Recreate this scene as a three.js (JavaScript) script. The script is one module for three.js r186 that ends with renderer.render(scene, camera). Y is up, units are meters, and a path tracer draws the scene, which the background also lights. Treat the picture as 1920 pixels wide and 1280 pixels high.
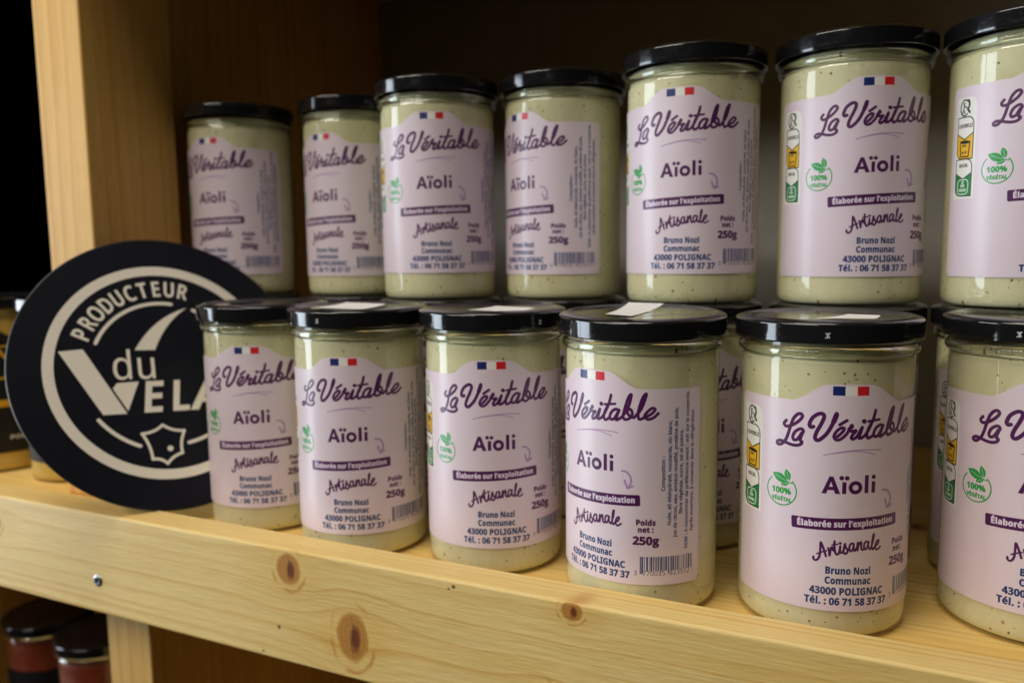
import * as THREE from 'three';
import { RectAreaLightUniformsLib } from 'three/addons/lights/RectAreaLightUniformsLib.js';
import { RoundedBoxGeometry } from 'three/addons/geometries/RoundedBoxGeometry.js';
import { mergeGeometries } from 'three/addons/utils/BufferGeometryUtils.js';

// ------------------------------------------------------------------ camera, light, exposure
const R = Math.PI / 180;
const scene = new THREE.Scene();
scene.background = new THREE.Color(0x000000);
const camera = new THREE.PerspectiveCamera(46.41, 1024 / 682, 0.02, 20);
camera.position.set(0, 0.1493, 0);
camera.rotation.set(-6.457 * R, 25 * R, -0.639 * R, 'YXZ');
camera.focus = 0.305;
camera.userData.fStop = 8;
const renderer = new THREE.WebGLRenderer({ antialias: true });
renderer.toneMapping = THREE.LinearToneMapping;
renderer.toneMappingExposure = 0.86;
renderer.shadowMap.enabled = true;
RectAreaLightUniformsLib.init();

const WINDOW = { at: [-1.95, 0.10, 0.30], look: [-0.1, 0.15, -0.38], w: 0.86, h: 1.15, color: [0.78, 0.89, 1.0], power: 7.6 };
const LAMP = { at: [-0.80, 0.98, 0.87], look: [-0.15, 0.1, -0.38], w: 1.3, h: 0.11, color: [1.0, 0.93, 0.83], power: 34 };
const LAMP2 = { at: [-0.25, 1.55, 0.12], look: [-0.2, 0.05, -0.33], w: 0.9, h: 0.5, color: [1.0, 0.93, 0.83], power: 7.5 };  // second lamp added overhead as fill for the rail top, front lids and sign
function areaLight(d) {
  const l = new THREE.RectAreaLight(new THREE.Color().setRGB(...d.color), d.power, d.w, d.h);
  l.position.set(...d.at); l.lookAt(...d.look); l.updateMatrixWorld(); l.castShadow = true;
  scene.add(l); return l;
}
areaLight(WINDOW); areaLight(LAMP); areaLight(LAMP2);

// ------------------------------------------------------------------ helpers
function rng(seed) { let a = seed >>> 0; return () => { a = (a + 0x6D2B79F5) | 0; let t = Math.imul(a ^ (a >>> 15), 1 | a); t = (t + Math.imul(t ^ (t >>> 7), 61 | t)) ^ t; return ((t ^ (t >>> 14)) >>> 0) / 4294967296; }; }
function hash(x, y, s) { let h = Math.imul(x | 0, 374761393) + Math.imul(y | 0, 668265263) + Math.imul(s | 0, 2147483647 - 98765); h = Math.imul(h ^ (h >>> 13), 1274126177); return ((h ^ (h >>> 16)) >>> 0) / 4294967296; }
function noise(x, y, s = 0) { const i = Math.floor(x), j = Math.floor(y); let u = x - i, v = y - j; u = u * u * (3 - 2 * u); v = v * v * (3 - 2 * v); const a = hash(i, j, s), b = hash(i + 1, j, s), c = hash(i, j + 1, s), d = hash(i + 1, j + 1, s); return a + (b - a) * u + (c - a) * v + (a - b - c + d) * u * v; }
const fbm = (x, y, s) => 0.5 * noise(x, y, s) + 0.3 * noise(x * 2.1, y * 2.1, s + 1) + 0.2 * noise(x * 4.3, y * 4.3, s + 2);
const clamp = (x, a = 0, b = 1) => Math.min(b, Math.max(a, x));
const smooth = (a, b, x) => { const t = clamp((x - a) / (b - a)); return t * t * (3 - 2 * t); };
const mix = (a, b, t) => a + (b - a) * t;
function numbered(name) { let n = 0, full = name; while (scene.getObjectByName(full)) full = name + '_' + String(++n).padStart(3, '0'); return full; }
function mesh(name, geometry, material, parent) { const m = new THREE.Mesh(geometry, material); m.name = name; m.castShadow = m.receiveShadow = true; if (parent) parent.add(m); return m; }
function thing(name, label, category, group) { const g = new THREE.Group(); g.name = numbered(name); g.userData = { label, category }; if (group) g.userData.group = group; scene.add(g); return g; }
const lin = (r, g, b) => new THREE.Color().setRGB(r, g, b);
function pixels(w, h, fn, srgb = true) {   // fn(x, y) from the top left -> [r, g, b] 0..1
  const data = new Uint8Array(w * h * 4);
  for (let y = 0; y < h; y++) for (let x = 0; x < w; x++) { const c = fn(x, y), o = ((h - 1 - y) * w + x) * 4; data[o] = 255 * clamp(c[0]); data[o + 1] = 255 * clamp(c[1]); data[o + 2] = 255 * clamp(c[2]); data[o + 3] = 255; }
  const t = new THREE.DataTexture(data, w, h); t.magFilter = THREE.LinearFilter; t.minFilter = THREE.LinearMipmapLinearFilter; t.generateMipmaps = true;
  t.wrapS = t.wrapT = THREE.MirroredRepeatWrapping; if (srgb) t.colorSpace = THREE.SRGBColorSpace; t.needsUpdate = true; return t;
}
function canvas(w, h) { const c = document.createElement('canvas'); c.width = w; c.height = h; return c; }
function canvasTexture(c) { const t = new THREE.CanvasTexture(c); t.colorSpace = THREE.SRGBColorSpace; t.anisotropy = 8; return t; }
function lathe(pts, seg = 80) { return new THREE.LatheGeometry(pts.map(([r, y]) => new THREE.Vector2(r / 1000, y / 1000)), seg); }
function metreUV(g, fn) { const p = g.attributes.position, n = g.attributes.normal, uv = []; for (let i = 0; i < p.count; i++) uv.push(...fn(p.getX(i), p.getY(i), p.getZ(i), n.getX(i), n.getY(i), n.getZ(i))); g.setAttribute('uv', new THREE.Float32BufferAttribute(uv, 2)); return g; }

// ------------------------------------------------------------------ pine textures
// x along the grain, y across it, both in millimetres
const PALE = [0.910, 0.795, 0.515], LATE = [0.810, 0.625, 0.310], AMBER = [0.85, 0.645, 0.275];
function pine(x, y, knots, seed, spacing, tone) {
  let s = y + 5 * (fbm(x / 160, y / 40, seed) - 0.5) + 0.5 * (noise(x / 45, y / 9, seed + 5) - 0.5), near = 0;
  for (const k of knots) {
    const dx = (x - k[0]), dy = (y - k[1]), e = Math.exp(-(dx * dx) / (k[4] * k[4]) - (dy * dy) / (k[5] * k[5]));
    s -= dy * 0.78 * e; near = Math.max(near, e);
  }
  const t = s / spacing + 1.7 * noise(s / (spacing * 2.2), 3.3 + x / 900, seed + 7), f = t - Math.floor(t);
  const wide = 0.12 + 0.88 * Math.pow(noise(Math.floor(t) * 1.7, x / 220, seed + 8), 1.6);
  const line = Math.pow(f, 3.2) * smooth(1.0, 0.93, f) * wide;
  let c = [0, 1, 2].map((i) => mix(PALE[i], LATE[i], clamp(line * 1.25)));
  const band = smooth(0.5, 0.85, fbm(x / 210, s / 15, seed + 11)) * 0.55;
  c = c.map((v, i) => mix(v, AMBER[i], band * 0.6 + near * 0.30));
  const fibre = (noise(x / 7, y / 0.33, seed + 20) - 0.5) * 0.045 + (noise(x / 40, y / 0.8, seed + 21) - 0.5) * 0.035 + (fbm(x / 60, y / 18, seed + 22) - 0.5) * 0.05;
  c = c.map((v, i) => (v + fibre) * tone[i]);
  for (const k of knots) {
    if (!k[2]) continue;
    const wob = 1 + 0.12 * (noise(x / 3, y / 3, seed + 31) - 0.5), dx = (x - k[0]) / (k[2] * wob), dy = (y - k[1]) / (k[3] * wob), d = Math.hypot(dx, dy);
    const rim = Math.exp(-Math.pow((d - 1.38) / 0.09, 2)) * 0.75 * smooth(0.25, 0.75, noise(dx * 1.6 + 9, dy * 1.6, seed + 40));
    const body = smooth(1.08, 0.84, d), core = smooth(0.68, 0.22, Math.hypot(dx * 1.6 - 0.30, dy * 0.95 + 0.05));
    const rings = 0.5 + 0.5 * Math.sin(d * 26 + 3 * noise(dx * 2, dy * 2, seed + 41));
    const kb = [0.72 - 0.04 * rings, 0.50 - 0.045 * rings, 0.20 - 0.03 * rings], kc = [0.39, 0.17, 0.06];
    c = c.map((v, i) => mix(v, [0.74, 0.50, 0.20][i], rim));
    c = c.map((v, i) => mix(v, kb[i], body * 0.92));
    c = c.map((v, i) => mix(v, kc[i], core * 0.88));
    const crack = Math.exp(-Math.pow((dx - 0.08 * Math.sin(dy * 5)) / 0.045, 2)) * smooth(0.95, 0.5, Math.abs(dy));
    c = c.map((v) => v * (1 - 0.22 * crack));
  }
  return c;
}
// the front beam: front face and top face unrolled, x -520..160 mm, y -50..28 mm
const beamKnots = [[-254.5, -1.5, 7.2, 8.2, 26, 16], [-218, -28.5, 9.0, 12.2, 26, 19], [-109, 4.6, 4.6, 4.4, 14, 9], [-480, -8.5, 7, 7, 22, 14], [-122, -36, 5, 7, 18, 12], [-20, -44, 7, 7, 30, 16]];
const beamTexture = pixels(2048, 236, (px, py) => {
  const x = -520 + 680 * (px + 0.5) / 2048, y = 28 - 78 * (py + 0.5) / 236;
  const sp = y < -14 ? 4.6 : y < 9 ? 8.5 : 3.2;
  const edge = smooth(8, 10, y);
  let c = pine(x, y < 9 ? y : y * 1.3, beamKnots, 11, y < -14 || y > 9 ? 4.6 : mix(8.5, 4.6, smooth(-8, -14, y)), [1, 1, 1]);
  // the small knot at the arris runs on over the top face as a brown streak
  const streak = edge * Math.exp(-Math.pow((x + 107.5 - (y - 9) * 0.25) / 4.2, 2)) * smooth(24, 13, y) * 0.5;
  c = c.map((v, i) => mix(v, [0.70, 0.46, 0.19][i], streak));
  for (const [dx, dy, r] of [[-261.9, -32, 1.1], [-272.6, -46.5, 0.7], [-163.6, 5.5, 1.0], [-166, 4.2, 0.6], [30, 3, 0.7]]) { const d = Math.hypot(x - dx, (y - dy)); c = c.map((v) => v * (1 - 0.6 * smooth(r * 1.3, r * 0.3, d))); }
  return c;
});
beamTexture.wrapS = THREE.MirroredRepeatWrapping;
const woodBump = pixels(1024, 1024, (px, py) => { const v = 0.5 + 0.5 * (noise(px / 40, py / 2.2, 3) - 0.5) + 0.4 * (noise(px / 14, py / 1.1, 4) - 0.5); return [v, v, v]; }, false);
const boardTexture = pixels(1024, 512, (px, py) => pine(px * 0.6, py * 0.6, [[120, 90, 4, 6, 18, 10], [430, 220, 5, 6, 22, 12]], 71, 6.5, [1, 0.985, 0.93]));
const postTexture = pixels(1024, 256, (px, py) => pine(px * 0.6, py * 0.6, [[205, 118, 3.2, 6, 20, 10]], 137, 8.8, [0.94, 0.855, 0.70]));
const plankTexture = pixels(1024, 256, (px, py) => pine(px * 0.6, py * 0.6, [[205, 118, 3.2, 6, 20, 10]], 211, 11, [0.94, 0.855, 0.70]));
const tealess = (t, ru, rv) => { const c = t.clone(); c.repeat.set(ru, rv); c.needsUpdate = true; return c; };
const beamMaterial = new THREE.MeshPhysicalMaterial({ map: beamTexture, roughness: 0.52, bumpMap: tealess(woodBump, 3, 0.3), bumpScale: 0.00012 });
const boardMaterial = new THREE.MeshStandardMaterial({ map: boardTexture, roughness: 0.6 });
const plankMaterial = new THREE.MeshStandardMaterial({ map: plankTexture, roughness: 0.65 });
const postMaterial = new THREE.MeshStandardMaterial({ map: postTexture, roughness: 0.62 });

// ------------------------------------------------------------------ setting: the wall behind the shelves
const wallTexture = pixels(256, 256, (x, y) => { const v = 0.62 + 0.06 * (fbm(x / 40, y / 40, 9) - 0.5) + 0.03 * (noise(x / 1.5, y / 1.5, 12) - 0.5); return [v, v * 0.99, v * 0.96]; });
const wall = mesh('wall', new THREE.BoxGeometry(1.5, 1.5, 0.03), new THREE.MeshStandardMaterial({ map: wallTexture, roughness: 0.9 }), scene);
wall.position.set(0.285, 0.1, -0.687); wall.userData.kind = 'structure';

// ------------------------------------------------------------------ the pine shelf unit
const unit = thing('wooden_shelf_unit', 'pale knotty pine shelf unit with a thick front rail carrying the jars', 'shelf unit');
function timber(name, x0, x1, y0, y1, z0, z1, material, along, r = 0.0014, parent = unit) {
  const g = new RoundedBoxGeometry(x1 - x0, y1 - y0, z1 - z0, 2, r); g.translate((x0 + x1) / 2, (y0 + y1) / 2, (z0 + z1) / 2);
  const off = x0 * 3.1 + z0 * 1.7;
  metreUV(g, (x, y, z, nx, ny, nz) => along === 'x' ? [x / 0.614 + off, (Math.abs(ny) > 0.7 ? z : y) / 0.307 + off] : along === 'y' ? [y / 0.614 + off, (Math.abs(nx) > 0.7 ? z : x) / 0.1536 + off] : [z / 0.614 + off, x / 0.307 + off]);
  return mesh(name, g, material, parent);
}
const beamG = new RoundedBoxGeometry(1.61, 0.058, 0.0185, 3, 0.0016); beamG.translate(-0.355, -0.0205, -0.29725);
metreUV(beamG, (x, y, z, nx, ny, nz) => [(x + 0.52) / 0.68, ((ny > 0.7 ? 0.0085 + (-0.288 - z) : y) + 0.05) / 0.078]);
const beam = mesh('front_rail', beamG, beamMaterial, unit);
beam.userData.label = 'front rail of pale pine with round brown knots';
timber('shelf_board', -1.16, 0.45, -0.0213, -0.0028, -0.671, -0.3067, boardMaterial, 'x', 0.001);
timber('upper_shelf_board', -0.473, 0.45, 0.388, 0.406, -0.671, -0.312, boardMaterial, 'x', 0.001);
timber('lower_shelf_board', -1.16, 0.45, -0.3053, -0.2873, -0.671, -0.34, boardMaterial, 'x', 0.001);
timber('upright_post', -0.473, -0.432, -0.0025, 0.3877, -0.3985, -0.332, postMaterial, 'y');
timber('divider_plank', -0.471, -0.449, -0.0025, 0.3877, -0.534, -0.3988, plankMaterial, 'y');
timber('divider_plank', -0.4705, -0.4485, -0.0025, 0.3877, -0.6705, -0.5343, plankMaterial, 'y');
timber('upright_post', -0.473, -0.432, -0.2870, -0.0216, -0.4195, -0.353, postMaterial, 'y');
timber('divider_plank', -0.471, -0.434, -0.2870, -0.0216, -0.6705, -0.4198, plankMaterial, 'y');
timber('divider_plank', -0.765, -0.728, -0.2870, -0.0216, -0.6705, -0.345, plankMaterial, 'y');  // added plank that keeps window light off the lower jars
{ // countersunk cross head screw in the rail
  const steel = new THREE.MeshStandardMaterial({ color: lin(0.42, 0.44, 0.45), metalness: 1, roughness: 0.32 });
  const s = mesh('screw', lathe([[0.01, 0.1], [0.9, 0.15], [1.1, 0.75], [2.4, 0.85], [3.2, 0.45], [3.5, 0.02], [3.6, -0.8]], 32), steel, unit);
  s.rotation.x = Math.PI / 2; s.position.set(-0.3907, -0.0303, -0.288);
  const x = mesh('screw_slot', mergeGeometries([new THREE.BoxGeometry(0.0032, 0.0004, 0.0009), new THREE.BoxGeometry(0.0009, 0.0004, 0.0032)]), new THREE.MeshStandardMaterial({ color: lin(0.02, 0.02, 0.02), roughness: 0.7 }), s);
  x.position.y = 0.0008; x.rotation.y = 0.5;
}

// ------------------------------------------------------------------ print: the lilac jar label (millimetres, u from the middle, v from the lower text line)
const VER = [
  [1.25, [-23.2, 72.3, -24.1, 71.0, -23.3, 70.0, -21.1, 70.6, -18.5, 72.5, -17.1, 74.4, -17.6, 75.5, -18.9, 75.2, -20.4, 73.4, -21.4, 70.6, -22.6, 66.3, -23.7, 64.0, -25.3, 62.5, -26.7, 62.5, -26.8, 63.4, -25.5, 64.0, -23.6, 63.7, -21.3, 63.1, -19.1, 63.0, -17.5, 63.6, -17.0, 64.6, -17.7, 65.5, -16.8, 68.3]],
  [1.2, [-16.5, 68.7, -17.0, 69.6, -18.1, 69.5, -19.7, 68.2, -20.5, 66.2, -19.9, 65.0, -18.5, 65.7, -17.1, 68.2]],
  [1.45, [-13.0, 71.0, -14.0, 70.8, -14.4, 72.0, -13.3, 74.5, -11.2, 76.1, -9.7, 76.1, -9.3, 74.8, -10.3, 72.1, -11.6, 69.4, -12.3, 67.0, -11.7, 65.9, -10.4, 66.3, -8.1, 68.8, -6.4, 72.1, -5.5, 74.4, -4.9, 76.5]],
  [1.9, [-5.9, 73.4, -5.5, 74.4, -5.0, 76.0]],
  [1.2, [-3.7, 72.3, -1.2, 74.0]],
  [1.2, [-4.4, 67.7, -2.6, 69.6, -2.1, 70.9, -3.1, 71.1, -4.7, 69.8, -5.6, 67.8, -4.9, 66.5, -3.3, 66.7, -1.2, 68.8, 0, 71.1, 0.6, 72.2, 0.8, 71.6, -0.2, 70.7]],
  [1.2, [-0.4, 70.8, 0.5, 69.9, 2.2, 70.1, 1.0, 68.5, 0.6, 67.4, 1.2, 66.9, 2.7, 68.0, 4.5, 71.4, 3.8, 68.8, 3.4, 67.3, 4.7, 67.5, 6.4, 69.3, 8.5, 73.6, 9.6, 77.7, 8.9, 74.7, 6.9, 70.7, 6.4, 68.2, 7.2, 67.2, 9.0, 68.3]],
  [1.7, [5.1, 73.7, 5.3, 73.6]],
  [1.0, [6.8, 73.6, 9.2, 73.9, 11.4, 74.2]],
  [1.2, [13.0, 71.8, 11.6, 72.0, 10.0, 70.9, 9.1, 68.9, 9.6, 67.7, 11.1, 68.2, 13.1, 71.7, 12.1, 69.0, 11.9, 67.6, 13.1, 68.1, 14.8, 69.7, 17.0, 73.5, 18.1, 78.2, 17.0, 77.3, 15.7, 73.4, 14.9, 70.2, 14.9, 68.6, 15.8, 68.0, 17.5, 68.7, 18.5, 70.5, 17.8, 72.3, 16.5, 71.7, 17.0, 70.0, 19.1, 68.9]],
  [1.2, [19.1, 68.9, 22.1, 72.7, 24.1, 78.5, 22.8, 77.5, 21.4, 73.6, 20.8, 70.2, 21.3, 68.4, 22.9, 68.9, 26.1, 70.6, 27.6, 72.4, 26.3, 72.9, 24.3, 71.2, 23.4, 69.6, 24.7, 68.4, 26.9, 69.0, 28.9, 70.8]],
];
const ART = [
  [0.85, [-11.5, 20.0, -11.4, 19.1, -10.6, 18.7, -9.7, 19.5, -9.2, 21.2, -9.1, 23.9, -9.0, 26.0, -8.2, 24.3, -7.5, 22.3, -7.0, 20.7]],
  [0.6, [-10.3, 21.3, -8.2, 22.4, -6.9, 22.9]],
  [0.85, [-6.3, 24.0, -5.9, 22.6, -5.7, 21.1, -5.5, 23.0, -5.0, 24.5, -4.5, 23.4, -4.3, 23.1]],
  [0.85, [-4.1, 26.9, -4.1, 24.9, -3.8, 22.8, -3.2, 21.7, -2.4, 22.3, -2.0, 24.7]],
  [0.6, [-4.9, 25.4, -2.9, 25.8]],
  [0.85, [-2.0, 25.0, -2.0, 23.2, -1.5, 22.4, -0.8, 23.3, -0.3, 26.0, -0.1, 24.9, 0.7, 23.7, 0.6, 22.6, -0.1, 22.1, -0.5, 22.5]],
  [1.1, [-2.1, 26.2, -2.0, 26.2]],
  [0.8, [2.9, 26.1, 2.1, 26.2, 1.4, 25.1, 1.5, 23.7, 2.1, 23.1, 2.8, 24.2, 3.0, 26.0, 3.0, 24.1, 3.5, 23.3, 4.2, 24.7]],
  [0.85, [4.5, 26.5, 4.4, 24.9, 4.5, 23.5, 4.8, 25.4, 5.7, 26.7, 5.9, 25.4, 6.0, 24.1, 6.6, 23.6, 7.2, 24.3]],
  [0.8, [8.7, 26.6, 7.8, 26.8, 7.1, 25.9, 7.1, 24.4, 7.7, 23.7, 8.4, 24.7, 8.9, 26.6, 8.8, 24.9, 9.4, 23.7, 10.0, 24.4, 10.8, 27.2, 11.1, 29.4, 10.7, 29.1, 10.4, 26.9, 10.3, 24.4, 10.8, 23.5, 11.5, 24.4, 12.9, 25.5, 13.3, 26.7, 12.8, 26.9, 12.0, 25.8, 11.8, 24.2, 12.4, 23.3, 13.2, 23.5, 14.1, 24.3]],
];
const LH = 48.5, VT = 87.8, VB = -1.2;            // half width, top and bottom of the label
const PLUM = '#501652', NAVY = '#10356f', LILAC = '#e6d6e0', MAUVE = '#b58fbd';
function strokes(g, list) {                        // smooth curves through the points
  for (const [w, p] of list) {
    g.lineWidth = w; g.lineCap = g.lineJoin = 'round'; g.beginPath();
    const q = []; for (let i = 0; i < p.length; i += 2) q.push(new THREE.Vector2(p[i], p[i + 1]));
    if (q.length === 2) { g.moveTo(q[0].x, -q[0].y); g.lineTo(q[1].x, -q[1].y); } else { const c = new THREE.SplineCurve(q); c.getPoints(q.length * 8).forEach((t, i) => (i ? g.lineTo(t.x, -t.y) : g.moveTo(t.x, -t.y))); }
    g.stroke();
  }
}
function words(g, text, u, v, h, width, font = 'bold', turn = 0, align = 'left') {  // h: cap height; width: fitted
  g.save(); g.translate(u, -v); g.rotate(-turn); g.font = `${font} 100px sans-serif`; g.textBaseline = 'alphabetic';
  const k = h / 71.4, w = g.measureText(text).width, kx = width ? width / w : k;
  g.scale(kx, k); if (font && g.canvas.width > 1000) { g.lineWidth = font === 'bold' ? 5 : 7; g.lineJoin = 'round'; g.strokeStyle = g.fillStyle; g.strokeText(text, align === 'centre' ? -w / 2 : 0, 0); } g.fillText(text, align === 'centre' ? -w / 2 : 0, 0); g.restore();
}
function roundRect(g, x, y, w, h, r) { g.beginPath(); g.moveTo(x + r, y); g.arcTo(x + w, y, x + w, y + h, r); g.arcTo(x + w, y + h, x, y + h, r); g.arcTo(x, y + h, x, y, r); g.arcTo(x, y, x + w, y, r); g.closePath(); }
function leaf(g, x0, y0, x1, y1, b) { const mx = (x0 + x1) / 2, my = (y0 + y1) / 2, nx = -(y1 - y0) * b, ny = (x1 - x0) * b; g.beginPath(); g.moveTo(x0, -y0); g.quadraticCurveTo(mx + nx, -(my + ny), x1, -y1); g.quadraticCurveTo(mx - nx, -(my - ny), x0, -y0); g.fill(); g.save(); g.strokeStyle = LILAC; g.lineWidth = 0.16; g.beginPath(); g.moveTo(x0, -y0); g.lineTo(mix(x0, x1, 0.8), -mix(y0, y1, 0.8)); g.stroke(); g.restore(); }
function labelCanvas() {
  const S = 15, c = canvas(Math.round(2 * LH * S), Math.round((VT - VB) * S)), g = c.getContext('2d');
  g.fillStyle = LILAC; g.fillRect(0, 0, c.width, c.height);
  const rr = rng(5); for (let i = 0; i < 9000; i++) { g.fillStyle = rr() < 0.5 ? 'rgba(255,255,255,0.05)' : 'rgba(90,60,100,0.035)'; g.fillRect(rr() * c.width, rr() * c.height, 2 + rr() * 5, 1 + rr() * 2); }
  g.scale(S, S); g.translate(LH, VT);
  // flag
  g.fillStyle = '#1b2a6b'; g.fillRect(-6.5, -86.9, 4.4, 3.5); g.fillStyle = '#f4f1ea'; g.fillRect(-2.1, -86.9, 4.4, 3.5); g.fillStyle = '#d8232c'; g.fillRect(2.3, -86.9, 4.4, 3.5);
  g.strokeStyle = g.fillStyle = PLUM; strokes(g, VER); strokes(g, ART);
  g.strokeStyle = MAUVE; strokes(g, [[0.42, [-9, 60.3, -4, 61.6, 1, 62.4, 6.5, 62.7, 12.7, 62.4]], [0.36, [-6, 61.0, 0, 62.0, 5, 62.0, 10, 60.8]]]);
  // product name in heavy round letters
  g.fillStyle = g.strokeStyle = PLUM;
  g.beginPath(); for (const [x, y] of [[-9.4, 45.4], [-6.7, 52.2], [-5.3, 52.2], [-2.7, 45.5], [-4.5, 45.5], [-5.0, 46.9], [-7.2, 46.9], [-7.7, 45.4]]) g.lineTo(x, -y); g.closePath();
  g.moveTo(-6.75, -48.2); g.lineTo(-5.4, -48.2); g.lineTo(-6.05, -50.3); g.closePath(); g.fill('evenodd');
  g.fillRect(-2.05, -50.2, 1.5, 4.6); for (const [x, y] of [[-2.35, 51.75], [-0.35, 51.75], [9.9, 52.1]]) { g.beginPath(); g.arc(x, -y, 0.85, 0, 7); g.fill(); }
  g.lineWidth = 1.45; g.beginPath(); g.ellipse(2.85, -48.1, 1.85, 1.85, 0, 0, 7); g.stroke();
  g.fillRect(6.35, -52.9, 1.5, 7.0); g.fillRect(9.15, -50.4, 1.5, 4.45);
  // arrow
  g.strokeStyle = MAUVE; strokes(g, [[0.85, [14.3, 46.6, 16.2, 46.3, 17.7, 44.7, 18.2, 42.4, 17.2, 39.9]], [0.85, [15.5, 42.7, 16.6, 39.6]], [0.85, [16.8, 39.5, 18.9, 40.5]]]);
  // banner
  g.save(); g.translate(0.9, -33.7); g.rotate(-2.5 * R); g.fillStyle = PLUM; roundRect(g, -21, -2.35, 42, 4.7, 0.7); g.fill(); g.fillStyle = '#eadcec'; words(g, 'Élaborée sur l’exploitation', -19, -1.05, 2.35, 38); g.restore();
  g.fillStyle = NAVY; words(g, 'Bruno Nozi', -7.3, 13.9, 2.75, 17.5); words(g, 'Communac', -7.3, 9.85, 2.7, 17.6); words(g, '43000 POLIGNAC', -12.6, 5.55, 2.8, 28.5); words(g, 'Tél. : 06 71 58 37 37', -14.4, 1.4, 2.85, 32.2);
  g.fillStyle = PLUM; words(g, 'Poids', 24.2, 24.2, 2.3, 8.2, '600', 0, 'centre'); words(g, 'net :', 24.2, 21.2, 2.2, 6.6, '600', 0, 'centre'); words(g, '250g', 24.3, 16.0, 3.3, 10.8, '600', 0, 'centre');
  // list of contents, reading upwards
  g.fillStyle = NAVY;
  for (const [t, u, v0, v1] of [['Composition :', 31.9, 38.5, 53], ['Huile, ail déshydraté, moutarde, vin blanc,', 34.6, 24, 68], ['jus de citron, eau, amidon modifié, protéine de pois,', 37.2, 18.9, 73.1], ['fibre végétale, sucre, sel et poivre.', 39.7, 28.4, 63.9], ['DDM : A consommer de préférence avant : voir sur le couvercle.', 42.4, 13.3, 79.5], ['Après ouverture, à conserver dans le réfrigérateur.', 45.0, 20.5, 72.1]]) words(g, t, u, v0, 1.5, v1 - v0, '500', Math.PI / 2);
  // barcode
  g.fillStyle = NAVY; const br = rng(77); let x = 21.9; const xe = 45;
  while (x < xe) { const w = 0.22 * (1 + Math.floor(br() * 3)); g.fillRect(x, -10.9, Math.min(w, xe - x), (x < 22.6 || (x > 33 && x < 33.9) || x > 44.3) ? 7.4 : 6.0); x += w + 0.22 * (1 + Math.floor(br() * 2.6)); }
  g.fillStyle = '#26263a'; words(g, '3', 19.4, 2.9, 2.0, 1.5, ''); words(g, '770035', 22.9, 2.9, 2.0, 9.6, ''); words(g, '823512', 34.2, 2.9, 2.0, 9.6, '');
  // sorting instructions strip
  g.save(); g.translate(-40.1, -54.5); g.fillStyle = '#efeee6'; g.beginPath(); g.moveTo(-5.9, 21.6); g.lineTo(-5.9, -21.8); g.lineTo(1.5, -21.8); g.quadraticCurveTo(5.9, -21.8, 5.9, -16.8); g.lineTo(5.9, 21.6); g.closePath(); g.fill();
  const seg = (y0, y1, fill, notchTop, flat) => { g.beginPath(); g.moveTo(-4.6, y0); if (notchTop) { g.lineTo(0, y0 + 2.6); g.lineTo(4.6, y0); } else { g.lineTo(1, y0); g.quadraticCurveTo(4.6, y0, 4.6, y0 + 4); } if (flat) { g.lineTo(4.6, y1); g.lineTo(-1.2, y1 - 0.2); g.quadraticCurveTo(-4.6, y1 - 0.4, -4.6, y1 - 4); } else { g.lineTo(4.6, y1); g.lineTo(0, y1 + 2.6); g.lineTo(-4.6, y1); } g.closePath(); g.fillStyle = fill; g.fill(); g.strokeStyle = '#17191c'; g.lineWidth = 0.42; g.stroke(); };
  seg(-13.4, -6.4, '#f3f1e9', false, false); seg(-6.4, 4.6, '#f0bb2a', true, true); seg(4.6, 10.6, '#f3f1e9', false, false); seg(10.6, 20.6, '#14843f', true, true);
  g.fillStyle = '#17191c'; words(g, 'COUVERCLE', -4.1, 8.9, 1.5, 8.2); words(g, 'BOCAL', -2.6, -8.0, 1.4, 5.2);
  g.strokeStyle = '#17191c'; g.lineWidth = 0.55; g.beginPath(); g.moveTo(-2.6, -2.2); g.lineTo(-2.0, 3.4); g.lineTo(2.4, 3.6); g.lineTo(2.9, -2.0); g.stroke(); g.fillStyle = '#17191c'; g.beginPath(); g.ellipse(0.2, -2.7, 3.1, 0.7, 0.06, 0, 7); g.fill(); words(g, 'BAC', -1.3, 0.7, 1.0, 2.6); words(g, 'DE TRI', -1.5, -2.2, 1.0, 3.1);
  g.strokeStyle = g.fillStyle = '#eef3ea'; g.lineWidth = 0.4; roundRect(g, -3.0, 13.4, 6, 6.3, 1.6); g.stroke(); words(g, 'EN', -1.2, -16.6, 1.1, 2.4); words(g, 'VERRE', -2.2, -18.5, 1.1, 4.4); g.beginPath(); g.arc(0, 14.6, 0.5, 0, 7); g.stroke();
  g.strokeStyle = g.fillStyle = '#17191c'; g.lineWidth = 0.6; g.beginPath(); g.ellipse(-0.8, -17.4, 2.5, 3.4, 0, 0.9, 5.4); g.stroke(); g.beginPath(); g.arc(-1.2, -19.2, 0.55, 0, 7); g.fill(); g.lineWidth = 0.5; g.beginPath(); g.moveTo(-1.3, -18.4); g.lineTo(-1.5, -16.6); g.lineTo(-2.1, -15.0); g.moveTo(-1.5, -16.6); g.lineTo(-0.6, -15.0); g.moveTo(-1.3, -18.2); g.lineTo(0.4, -17.4); g.stroke(); g.lineWidth = 0.9; g.beginPath(); g.moveTo(1.2, -20.4); g.quadraticCurveTo(2.6, -18.4, 0.9, -16.6); g.lineTo(2.2, -15.2); g.stroke(); g.restore();
  // vegetable badge
  g.strokeStyle = g.fillStyle = '#23a045'; g.lineWidth = 0.5; g.beginPath(); g.ellipse(-24.6, -44.3, 6.1, 6.0, 0, -0.75, 3.95); g.stroke();
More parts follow.
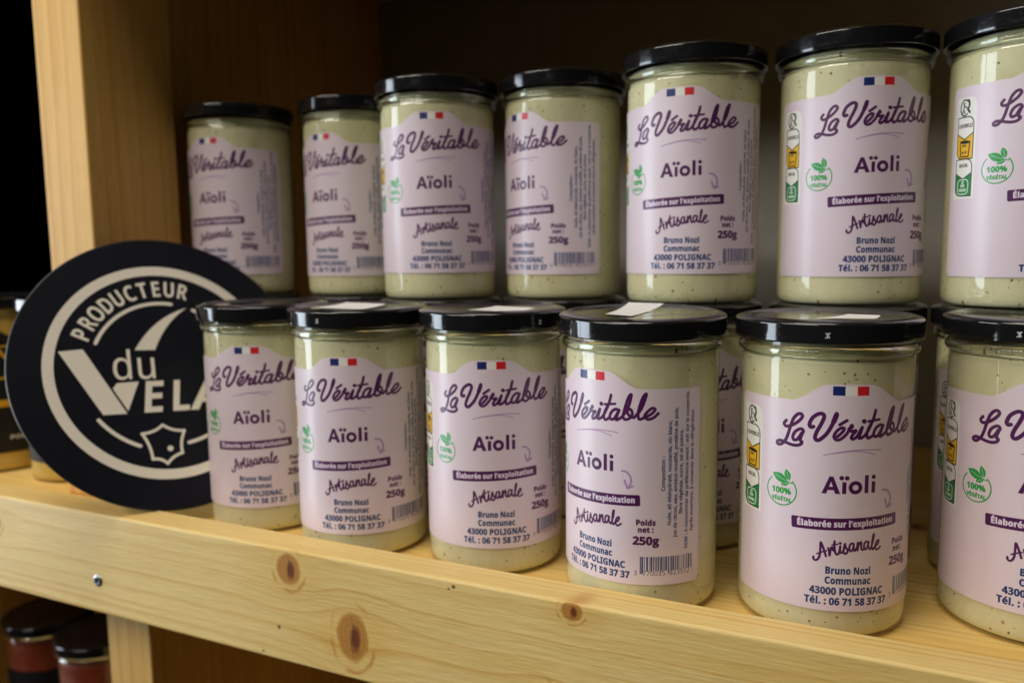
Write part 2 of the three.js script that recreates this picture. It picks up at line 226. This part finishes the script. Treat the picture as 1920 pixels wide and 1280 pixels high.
  leaf(g, -22.0, 47.9, -28.4, 50.6, 0.5); leaf(g, -21.4, 48.4, -22.8, 53.0, 0.5); leaf(g, -21.3, 48.0, -24.8, 46.4, 0.5); g.lineWidth = 0.4; g.beginPath(); g.moveTo(-22.3, -48); g.lineTo(-20.2, -47.6); g.stroke();
  words(g, '100%', -28.7, 43.0, 2.3, 8.1, '600'); words(g, 'VÉGÉTAL', -28.6, 40.0, 1.5, 8.3, '600');
  return c;
}
const labelBump = pixels(512, 512, (x, y) => { const v = 0.5 + 0.7 * (fbm(x / 70, y / 90, 301) - 0.5) + 0.06 * (noise(x / 2, y / 2, 305) - 0.5); return [v, v, v]; }, false);
const lidRough = pixels(512, 512, (x, y) => { const v = 0.10 + 0.16 * smooth(0.50, 0.80, fbm(x / 60, y / 60, 401)) + 0.08 * smooth(0.72, 0.9, noise(x / 3, y / 3, 405)); return [v, v, v]; }, false);
const labelMaterial = new THREE.MeshPhysicalMaterial({ bumpMap: labelBump, bumpScale: 0.00025, map: canvasTexture(labelCanvas()), roughness: 0.42, clearcoat: 0.25, clearcoatRoughness: 0.22, side: THREE.DoubleSide });
const RG = 0.0334;
function labelTop(u) { const a = Math.abs(u); return 81.2 + 6.4 * (1 - smooth(8.0, 21.5, a)) - 0.0035 * Math.min(a, 12) * Math.min(a, 12); }
function labelGeometry(half, top, bottom, radius) {
  const N = 112, pos = [], uv = [], nor = [], idx = [], thick = 0.00012;
  for (let i = 0; i <= N; i++) {
    const u = -half + 2 * half * i / N, e = half - Math.abs(u), rc = 2.3, cut = e < rc ? rc - Math.sqrt(Math.max(0, rc * rc - (rc - e) * (rc - e))) : 0;
    const a = u / 1000 / radius, v0 = bottom + cut, v1 = top(u) - cut;
    for (const v of [v0, v1]) { pos.push(Math.sin(a) * (radius + thick), v / 1000, Math.cos(a) * (radius + thick)); nor.push(Math.sin(a), 0, Math.cos(a)); uv.push((u + LH) / (2 * LH), (v - VB) / (VT - VB)); }
    if (i < N) { const k = i * 2; idx.push(k, k + 2, k + 1, k + 1, k + 2, k + 3); }
  }
  const g = new THREE.BufferGeometry(); g.setAttribute('position', new THREE.Float32BufferAttribute(pos, 3)); g.setAttribute('normal', new THREE.Float32BufferAttribute(nor, 3)); g.setAttribute('uv', new THREE.Float32BufferAttribute(uv, 2)); g.setIndex(idx); return g;
}
const labelG = labelGeometry(LH, labelTop, VB, RG + 0.00003);

// ------------------------------------------------------------------ the jar
const glassPts = [[0, -1.6], [24, -1.8], [28, -2.6], [29.6, -2.8], [30.8, -2.6], [32.0, -1.8], [32.9, -0.4], [33.3, 1.4], [33.4, 4], [33.4, 40], [33.4, 75], [33.4, 105.5], [33.3, 106.8], [33.0, 107.6], [32.9, 108.5], [32.9, 113], [32.9, 116], [32.7, 118.2], [32.0, 118.6]];
const fillPts = [[0, -0.4], [26, -0.8], [29.8, -1.4], [31.3, -1.0], [32.3, 0.1], [32.85, 2], [33.05, 5], [33.05, 60], [33.05, 103], [32.9, 105.5], [32.4, 107.0], [32.0, 108.5], [32.0, 112], [31.5, 113.6], [0, 114]];
const lidPts = [[33.4, 119.0], [34.0, 115.4], [35.0, 114.0], [35.6, 113.65], [36.1, 113.6], [36.4, 113.8], [36.48, 114.2], [36.48, 115.2], [36.46, 120.3], [36.4, 120.8], [36.2, 121.2], [35.8, 121.6], [34.9, 121.95], [33.9, 122.25], [33.2, 122.45], [32.6, 122.5], [32.0, 122.35], [31.4, 121.95], [30.8, 121.65], [30.2, 121.52], [29, 121.5], [20, 121.5], [12.6, 121.5], [12.0, 121.6], [11.4, 121.68], [4, 121.7], [0, 121.7]];
const glassG = lathe(glassPts, 96), fillG = lathe(fillPts, 96), lidG = lathe(lidPts, 96);
metreUV(fillG, (x, y, z) => [(Math.atan2(x, z) / (2 * Math.PI) + 1) % 1, y / 0.118]);
{ const uv = fillG.attributes.uv, p = fillPts.length; for (let j = 0; j < p; j++) for (let i = 0; i <= 96; i++) uv.setX(i * p + j, i / 96); }
const ringG = lathe([[33.0, 108.0], [33.6, 107.75], [34.4, 108.1], [34.9, 108.9], [35.05, 109.8], [34.95, 110.7], [34.5, 111.5], [33.8, 111.9], [33.0, 111.9], [32.95, 110], [33.0, 108.0]], 96);
const solidGlass = new THREE.MeshPhysicalMaterial({ color: lin(0.93, 0.96, 0.90), transmission: 1, thickness: 0.002, roughness: 0.03, ior: 1.5 });
const glassMaterial = new THREE.MeshPhysicalMaterial({ color: lin(0.965, 0.985, 0.955), transmission: 1, thickness: 0, roughness: 0.02, ior: 1.52 });
const lidMaterial = new THREE.MeshPhysicalMaterial({ color: lin(0.010, 0.010, 0.011), roughness: 1, roughnessMap: lidRough, clearcoat: 0.5, clearcoatRoughness: 0.08 });
function sauceTexture(base, warm, specks, seed) {
  const W = 1536, H = 864, c = canvas(W, H), g = c.getContext('2d'), q = rng(seed);
  const img = g.createImageData(W, H);
  for (let y = 0; y < H; y++) for (let x = 0; x < W; x++) {
    const a = x / W * Math.PI * 2, n = fbm(8 + 2.2 * Math.cos(a), y / 260 + 2.2 * Math.sin(a), seed) - 0.5, m = fbm(40 + 16 * Math.cos(a), y / 30 + 16 * Math.sin(a), seed + 3) - 0.5, o = (y * W + x) * 4;
    for (let i = 0; i < 3; i++) img.data[o + i] = clamp(base[i] + n * warm[i] + m * 9, 0, 255); img.data[o + 3] = 255;
  }
  g.putImageData(img, 0, 0);
  const mm = W / 210;
  for (let i = 0; i < 46; i++) { const x = q() * W, y = q() * H, r = mm * (2 + 7 * q()); const gr = g.createRadialGradient(0, 0, 0, 0, 0, r), a = 0.05 + 0.12 * q(), k = q() < 0.5 ? '246,240,208' : '168,158,104'; gr.addColorStop(0, `rgba(${k},${a})`); gr.addColorStop(1, `rgba(${k},0)`); g.save(); g.translate(x, y); g.rotate((q() - 0.5) * 0.5); g.scale(2.6, 0.8); g.fillStyle = gr; g.fillRect(-r, -r, 2 * r, 2 * r); g.restore(); }
  for (let i = 0; i < specks; i++) {
    const x = q() * W, y = q() * H, k = q(), r = mm * (k < 0.62 ? 0.16 + 0.16 * q() : 0.3 + 0.3 * q());
    g.fillStyle = q() < 0.5 ? `rgba(112,56,22,${0.5 + 0.45 * q()})` : q() < 0.6 ? `rgba(158,80,30,${0.45 + 0.4 * q()})` : `rgba(74,64,34,${0.3 + 0.5 * q()})`;
    g.beginPath(); g.ellipse(x, y, r * (0.8 + 0.5 * q()), r, q() * 3, 0, 7); g.fill();
  }
  for (let i = 0; i < 70; i++) { const x = q() * W, y = q() * q() * H * 0.5, r = mm * (0.25 + 0.55 * q()); g.fillStyle = `rgba(108,100,52,${0.10 + 0.22 * q()})`; g.beginPath(); g.ellipse(x, y, r * 1.3, r, q(), 0, 7); g.fill(); }
  const t = canvasTexture(c); t.wrapS = THREE.RepeatWrapping; return t;
}
const creamMaterial = new THREE.MeshPhysicalMaterial({ map: sauceTexture([224, 216, 178], [18, 20, 26], 430, 21), roughness: 0.55, specularIntensity: 0.3 });
const paper = new THREE.MeshStandardMaterial({ color: lin(0.78, 0.77, 0.75), roughness: 0.7, side: THREE.DoubleSide });
const markMaterial = new THREE.MeshStandardMaterial({ color: lin(0.62, 0.64, 0.64), roughness: 0.45 });
// small white mark printed on the lid skirt: two groups of three bars
const markG = mergeGeometries([[-0.55, 0.62, -0.35], [0.0, 0.68, 0.5], [0.55, 0.72, 0.6], [0.15, 0.28, 0.75], [-0.6, -0.72, 0.75], [0.0, -0.68, 0.4], [0.5, -0.62, -0.1], [-0.1, -0.3, 0.75]].map(([x, y, a]) => { const b = new THREE.BoxGeometry(0.00028, 0.0009, 0.00006); b.rotateZ(-a); b.translate(x / 1000, y / 1000, 0); return b; }));

function stickerGeometry(pts, lift) {               // a paper slip on the lid, one end curling up
  const N = 10, pos = [], idx = [];
  const [a, b, c, d] = pts;
  for (let i = 0; i <= N; i++) for (let j = 0; j <= 1; j++) { const t = i / N, p = [0, 1].map((k) => mix(mix(a[k], b[k], t), mix(d[k], c[k], t), j)); pos.push(p[0] / 1000, 0.12185 + lift * t * t * t, p[1] / 1000); }
  for (let i = 0; i < N; i++) { const k = i * 2; idx.push(k, k + 1, k + 2, k + 1, k + 3, k + 2); }
  const g = new THREE.BufferGeometry(); g.setAttribute('position', new THREE.Float32BufferAttribute(pos, 3)); g.setIndex(idx); g.computeVertexNormals(); return g;
}
let jarCount = 0;
function jar(name, label, category, group, [x, y, z], turn, o = {}) {
  const t = thing(name, label, category, group), k = jarCount++;
  t.position.set(x, y, z);
  const gb = mesh('glass_body', glassG, glassMaterial, t); mesh('neck_ring', ringG, solidGlass, gb);
  const f = mesh('filling', fillG, o.filling || creamMaterial, t); f.rotation.y = (k * 2.399) % 6.283;
  const l = mesh('paper_label', o.labelGeometry || labelG, o.labelMaterial || labelMaterial, t); l.position.y = 0.0128 + (o.raise || 0) / 1000; l.rotation.y = turn * R;
  const lid = mesh('lid', lidG, o.lid || lidMaterial, t);
  if (o.tilt) { lid.rotation.set(o.tilt[0] * R, 0, o.tilt[1] * R); lid.position.set(o.tilt[1] * -R * -0.118 * 1, 0, -o.tilt[0] * R * 0.118); lid.position.y = 0.0004; }
  if (o.mark !== undefined) { const m = mesh('printed_mark', markG, markMaterial, lid); const a = o.mark * R; m.position.set(Math.sin(a) * 0.03648, 0.1170, Math.cos(a) * 0.03648); m.rotation.y = a; }
  if (o.sticker) mesh('date_sticker', stickerGeometry(o.sticker, o.lift || 0), paper, lid);
  return t;
}
const HS = 0.12438;
// front row, left to right
const front = [
  [-0.3202, -0.3518, 24.6, 0.4, 'front row aioli jar standing against the round black sign', {}],
  [-0.2479, -0.3424, 21.6, -1.0, 'front row aioli jar second from the round sign, broad slip on lid', { mark: 2.9, sticker: [[-15, 17], [-18, -14], [12, -8], [16, 20]], lift: 0.0008 }],
  [-0.1742, -0.3513, 24.7, -0.2, 'front row aioli jar third from the round sign, badge and address facing out', { mark: 63, sticker: [[-5, 17], [0, -4], [24, 3], [22, 23]], lift: 0.0006 }],
  [-0.0954, -0.3399, -22.1, 0.3, 'front row aioli jar turned to show its ingredients list and whole barcode', { sticker: [[-13, 12], [-12, -20], [5, -19], [0, 16]], lift: 0.0022, tilt: [1.6, -0.5] }],
  [-0.0203, -0.3512, 19.5, -2.0, 'largest whole aioli jar, sharp front label, at right of front row', { mark: 4.1, sticker: [[-4, 18], [8, 3], [20, 6], [18, 14]], lift: 0.0008 }],
  [0.0593, -0.3746, -2, -1.0, 'front row aioli jar cut off by the right edge, lower one', { mark: -21.2 }],
];
for (const [x, z, az, dl, label, o] of front) jar('aioli_jar', label, 'jar', 'aioli jars in the front row', [x, 0, z], az, { raise: dl, ...o });
const upper = [
  [-0.4035, -0.427, 6.9, 0, 'blurred upper aioli jar next to the wooden divider, behind the sign'],
  [-0.3185, -0.4426, -4.3, -1.0, 'blurred upper aioli jar second from the divider, half hidden by its neighbour'],
  [-0.2427, -0.4192, 24.4, 1.7, 'upper aioli jar third from the divider, label facing out'],
  [-0.1716, -0.4407, -24.7, 0.4, 'upper aioli jar turned to its ingredients list, fourth from the divider'],
  [-0.0918, -0.4205, 1.5, 1.4, 'upper aioli jar fifth from the divider, above the gap in the front row'],
  [-0.0164, -0.429, 20.6, 0, 'upper aioli jar second from the right edge with sorting strip showing'],
  [0.0575, -0.425, 14, 0, 'upper aioli jar cut off by the right edge and top of the picture'],
];
const dotsG = mergeGeometries([...Array(13).keys()].map((i) => { const a = (i < 5 ? -30 + i * 4.2 : i < 9 ? -28 + (i - 5) * 4.2 : [-8, -4, 5, 9][i - 9]) * R, y = i < 5 ? 3.4 : i < 9 ? 1.6 : [1.4, 3.0, 3.1, 3.1][i - 9]; const b = new THREE.SphereGeometry(0.0009, 10, 8); b.scale(1, 1, 0.6); b.rotateY(a); b.translate(Math.sin(a) * 0.0333, y / 1000, Math.cos(a) * 0.0333); return b; }));
for (const [x, z, az, dl, label] of upper) { const t = jar('aioli_jar', label, 'jar', 'aioli jars stacked in the upper row', [x, HS, z], az, { raise: dl }); if (az === 1.5) mesh('embossed_dots', dotsG, glassMaterial, t.getObjectByName('glass_body')); }
const beneath = ['dark aioli jar behind the round sign under the upper jar by the divider', 'dark aioli jar under the second upper jar from the divider', 'dark aioli jar under the third upper jar from the divider', 'dark aioli jar under the fourth upper jar from the divider', 'shadowed aioli jar glimpsed between the fourth and fifth front jars', 'shadowed aioli jar glimpsed between the two rightmost front jars', 'shadowed aioli jar under the cut off upper jar at right'];
upper.forEach(([x, z], i) => jar('aioli_jar', beneath[i], 'jar', 'aioli jars in the shadowed second row', [x - (i ? 0 : 0.0), 0, z], [12, 5, 20, -10, 25, 18, 8][i]));

// ------------------------------------------------------------------ other preserves, left bay and lower shelf
function darkLabelCanvas() {
  const S = 8, c = canvas(2 * LH * S, Math.round((VT - VB) * S)), g = c.getContext('2d'); g.fillStyle = '#0d0d10'; g.fillRect(0, 0, c.width, c.height); g.scale(S, S); g.translate(LH, VT);
  g.fillStyle = '#d6a01e'; g.fillRect(-LH, -36.5, 2 * LH, 5); g.fillRect(-LH, -75, 2 * LH, 1.2);
  g.strokeStyle = '#d6a01e'; strokes(g, [[2.4, [4, 62, 10, 72, 16, 66, 22, 73, 30, 62]], [1.6, [2, 50, 14, 52, 28, 49, 38, 52]]]);
  g.fillStyle = '#e9e6dc'; words(g, 'POLIGNAC', 14, 8, 2.8, 26); g.fillStyle = '#cfcabb'; for (let i = 0; i < 14; i++) g.fillRect(22 + i * 0.9, -26, 0.3 + 0.3 * (i % 3), 10); g.fillRect(16, -45, 22, 1.4);
  return c;
}
const darkLabel = new THREE.MeshPhysicalMaterial({ map: canvasTexture(darkLabelCanvas()), roughness: 0.45, side: THREE.DoubleSide });
const plainBlack = new THREE.MeshPhysicalMaterial({ color: lin(0.012, 0.012, 0.013), roughness: 0.9, specularIntensity: 0.15, side: THREE.DoubleSide }), lowLabelG = labelGeometry(LH, () => 70, VB, RG + 0.00003);
const mustard = new THREE.MeshPhysicalMaterial({ map: sauceTexture([205, 170, 82], [24, 24, 26], 500, 33), roughness: 0.5 });
const redSauce = new THREE.MeshPhysicalMaterial({ map: sauceTexture([120, 46, 26], [40, 20, 14], 400, 45), roughness: 0.5 });
jar('mustard_jar', 'yellow preserve jar with black and gold label at the left edge', 'jar', 'black labelled jars in the left bay', [-0.588, 0, -0.366], 40, { filling: mustard, labelMaterial: darkLabel });
jar('mustard_jar', 'yellow preserve jar tucked between the wooden post and the black labelled one', 'jar', 'black labelled jars in the left bay', [-0.5112, 0, -0.374], 30, { filling: mustard, labelMaterial: darkLabel });
[[-0.661, -0.437, 'dark red preserve jar farthest left on the lower shelf'], [-0.586, -0.432, 'dark red preserve jar in the middle of the lower shelf corner'], [-0.5105, -0.437, 'dark red preserve jar beside the lower wooden post']].forEach(([x, z, label], i) => jar('red_sauce_jar', label, 'jar', 'dark jars on the lower shelf', [x, -0.2844, z], 20 + 9 * i, { filling: redSauce, labelMaterial: plainBlack, labelGeometry: lowLabelG }));

// ------------------------------------------------------------------ round sign
function signCanvas() {
  const N = 1400, c = canvas(N, N), g = c.getContext('2d'); g.fillStyle = '#080b18'; g.fillRect(0, 0, N, N);
  g.translate(N / 2, N / 2); g.scale(N / 2, N / 2);
  const W = '#f2ebdc'; g.fillStyle = g.strokeStyle = W; g.lineCap = 'round';
  g.lineWidth = 0.070; g.beginPath(); g.arc(-0.015, 0, 0.755, 0, 7); g.stroke();
  const A = (r, a0, a1, w, cx = -0.01) => { g.lineWidth = w; g.beginPath(); g.arc(cx, 0, r, -a0 * R, -a1 * R, true === (a0 < a1)); g.stroke(); };
  A(0.502, 78, 152, 0.026); A(0.502, 30, 60, 0.026); A(0.588, -149, -118, 0.026); A(0.55, -85, -50, 0.026);
  // curved word
  const word = 'PRODUCTEUR', a0 = 150.5, a1 = 72; for (let i = 0; i < word.length; i++) { const a = mix(a0, a1, i / (word.length - 1)); g.save(); g.rotate(-(a - 90) * R); g.translate(0, -0.555); const k = 0.118 / 71.4; g.font = 'bold 100px sans-serif'; g.scale(k * 0.80, k); g.fillText(word[i], -g.measureText(word[i]).width / 2, 0); g.restore(); }
  const poly = (...p) => { g.beginPath(); for (let i = 0; i < p.length; i += 2) g.lineTo(p[i], -p[i + 1]); g.closePath(); g.fill(); };
  poly(-0.69, 0.197, -0.538, 0.2, -0.330, -0.285, -0.482, -0.272); poly(-0.395, -0.098, -0.365, -0.062, -0.221, -0.066, -0.322, -0.268);
  g.beginPath(); g.moveTo(-0.212, -0.162); g.quadraticCurveTo(-0.05, -0.40, 0.205, -0.458); g.quadraticCurveTo(0.03, -0.36, -0.075, -0.152); g.closePath(); g.fill();
  words(g, 'du', -0.392, -0.034, 0.205, 0.31, '', -4.5 * R);
  g.save(); g.translate(-0.223, 0.292); g.rotate(4.5 * R); g.font = 'bold 100px sans-serif'; const k = 0.226 / 71.4;
  [['E', 0.0, 0.145], ['L', 0.19, 0.135], ['A', 0.345, 0.23], ['Y', 0.55, 0.22]].forEach(([t, x, w]) => { g.save(); g.translate(x, 0); g.scale(w / g.measureText(t).width * 1.12, k); g.transform(1, 0, -0.13, 1, 0, 0); g.fillText(t, -8, 0); g.restore(); }); g.restore();
  // outline of the territory: concave sides between six points
  const P = [[-0.262, 0.438], [-0.119, 0.396], [0.02, 0.458], [-0.02, 0.614], [-0.13, 0.672], [-0.222, 0.624]];
  g.lineWidth = 0.02; g.lineJoin = 'round'; for (let i = 0; i < 6; i++) { const a = P[i], b = P[(i + 1) % 6], mx = mix((a[0] + b[0]) / 2, -0.12, 0.22), my = mix((a[1] + b[1]) / 2, 0.535, 0.22); g.beginPath(); g.moveTo(...a); g.quadraticCurveTo(mx, my, ...b); g.stroke(); }
  g.beginPath(); g.arc(-0.095, 0.569, 0.02, 0, 7); g.fill();
  return c;
}
{
  const a = 1.1519, b = 0.3896, SR = 0.0823, sc = 0.952;
  const n = new THREE.Vector3(Math.sin(a) * Math.cos(b), Math.sin(b), Math.cos(a) * Math.cos(b)), rt = new THREE.Vector3(Math.cos(a), 0, -Math.sin(a)), up = new THREE.Vector3().crossVectors(n, rt);
  const c = new THREE.Vector3(-0.3676, 0, -0.3385).addScaledVector(up, 0.086).sub(camera.position).multiplyScalar(sc).add(camera.position);
  const s = thing('round_sign', 'round navy black sign with cream ring and lettering leaning by the post', 'sign');
  s.matrixAutoUpdate = true; s.quaternion.setFromRotationMatrix(new THREE.Matrix4().makeBasis(rt, up, n)); s.position.copy(c);
  const edge = new THREE.MeshPhysicalMaterial({ color: lin(0.006, 0.007, 0.013), roughness: 0.4 });
  const body = mesh('board', new THREE.ExtrudeGeometry(new THREE.Shape().absarc(0, 0, SR - 0.0006, 0, Math.PI * 2), { depth: 0.002, bevelEnabled: true, bevelSize: 0.0006, bevelThickness: 0.0005, bevelSegments: 2, curveSegments: 96 }), edge, s); body.position.z = -0.003;
  const face = mesh('printed_face', new THREE.CircleGeometry(SR - 0.0006, 128), new THREE.MeshPhysicalMaterial({ map: canvasTexture(signCanvas()), roughness: 0.5, specularIntensity: 0.5 }), s); face.position.z = -0.00042;
}

// ------------------------------------------------------------------ what lights the shelf: a window to the left, a ceiling light and an added overhead fill
function fitting(d, name, label, category, build) { const t = thing(name, label, category); t.position.set(...d.at); t.lookAt(...d.look); build(t); return t; }
fitting(WINDOW, 'window', 'tall narrow window at the left that the glass mirrors', 'window', (t) => {
  const frame = new THREE.MeshStandardMaterial({ color: lin(0.7, 0.7, 0.68), roughness: 0.5 }), glow = new THREE.MeshStandardMaterial({ color: 0x000000, emissive: lin(...WINDOW.color), emissiveIntensity: 2 });
  const w = WINDOW.w, h = WINDOW.h;
  const p = mesh('pane', new THREE.BoxGeometry(w, h, 0.006), glow, t); p.position.z = -0.02;
  for (const s of [-1, 1]) { const a = mesh('frame_side', new THREE.BoxGeometry(0.05, h + 0.1, 0.06), frame, t); a.position.set(s * (w / 2 + 0.026), 0, -0.02); const b = mesh('frame_rail', new THREE.BoxGeometry(w, 0.05, 0.06), frame, t); b.position.set(0, s * (h / 2 + 0.026), -0.02); }
  const m = mesh('mullion', new THREE.BoxGeometry(0.035, h, 0.03), frame, t); m.position.set(w * 0.16, 0, 0.012);
});
for (const [L, label] of [[LAMP, 'long ceiling light panel in front of the shelf, left one'], [LAMP2, 'shorter added fill light panel overhead in front of the shelf, right one']]) fitting(L, 'ceiling_light', label, 'lamp', (t) => {
  const glow = new THREE.MeshStandardMaterial({ color: 0x000000, emissive: lin(...L.color), emissiveIntensity: 2 }), metal = new THREE.MeshStandardMaterial({ color: lin(0.6, 0.6, 0.6), roughness: 0.5 });
  const p = mesh('diffuser', new THREE.BoxGeometry(L.w, L.h, 0.006), glow, t); p.position.z = -0.012;
  const b = mesh('housing', new THREE.BoxGeometry(L.w + 0.04, L.h + 0.04, 0.04), metal, t); b.position.z = -0.04;
});
renderer.render(scene, camera);
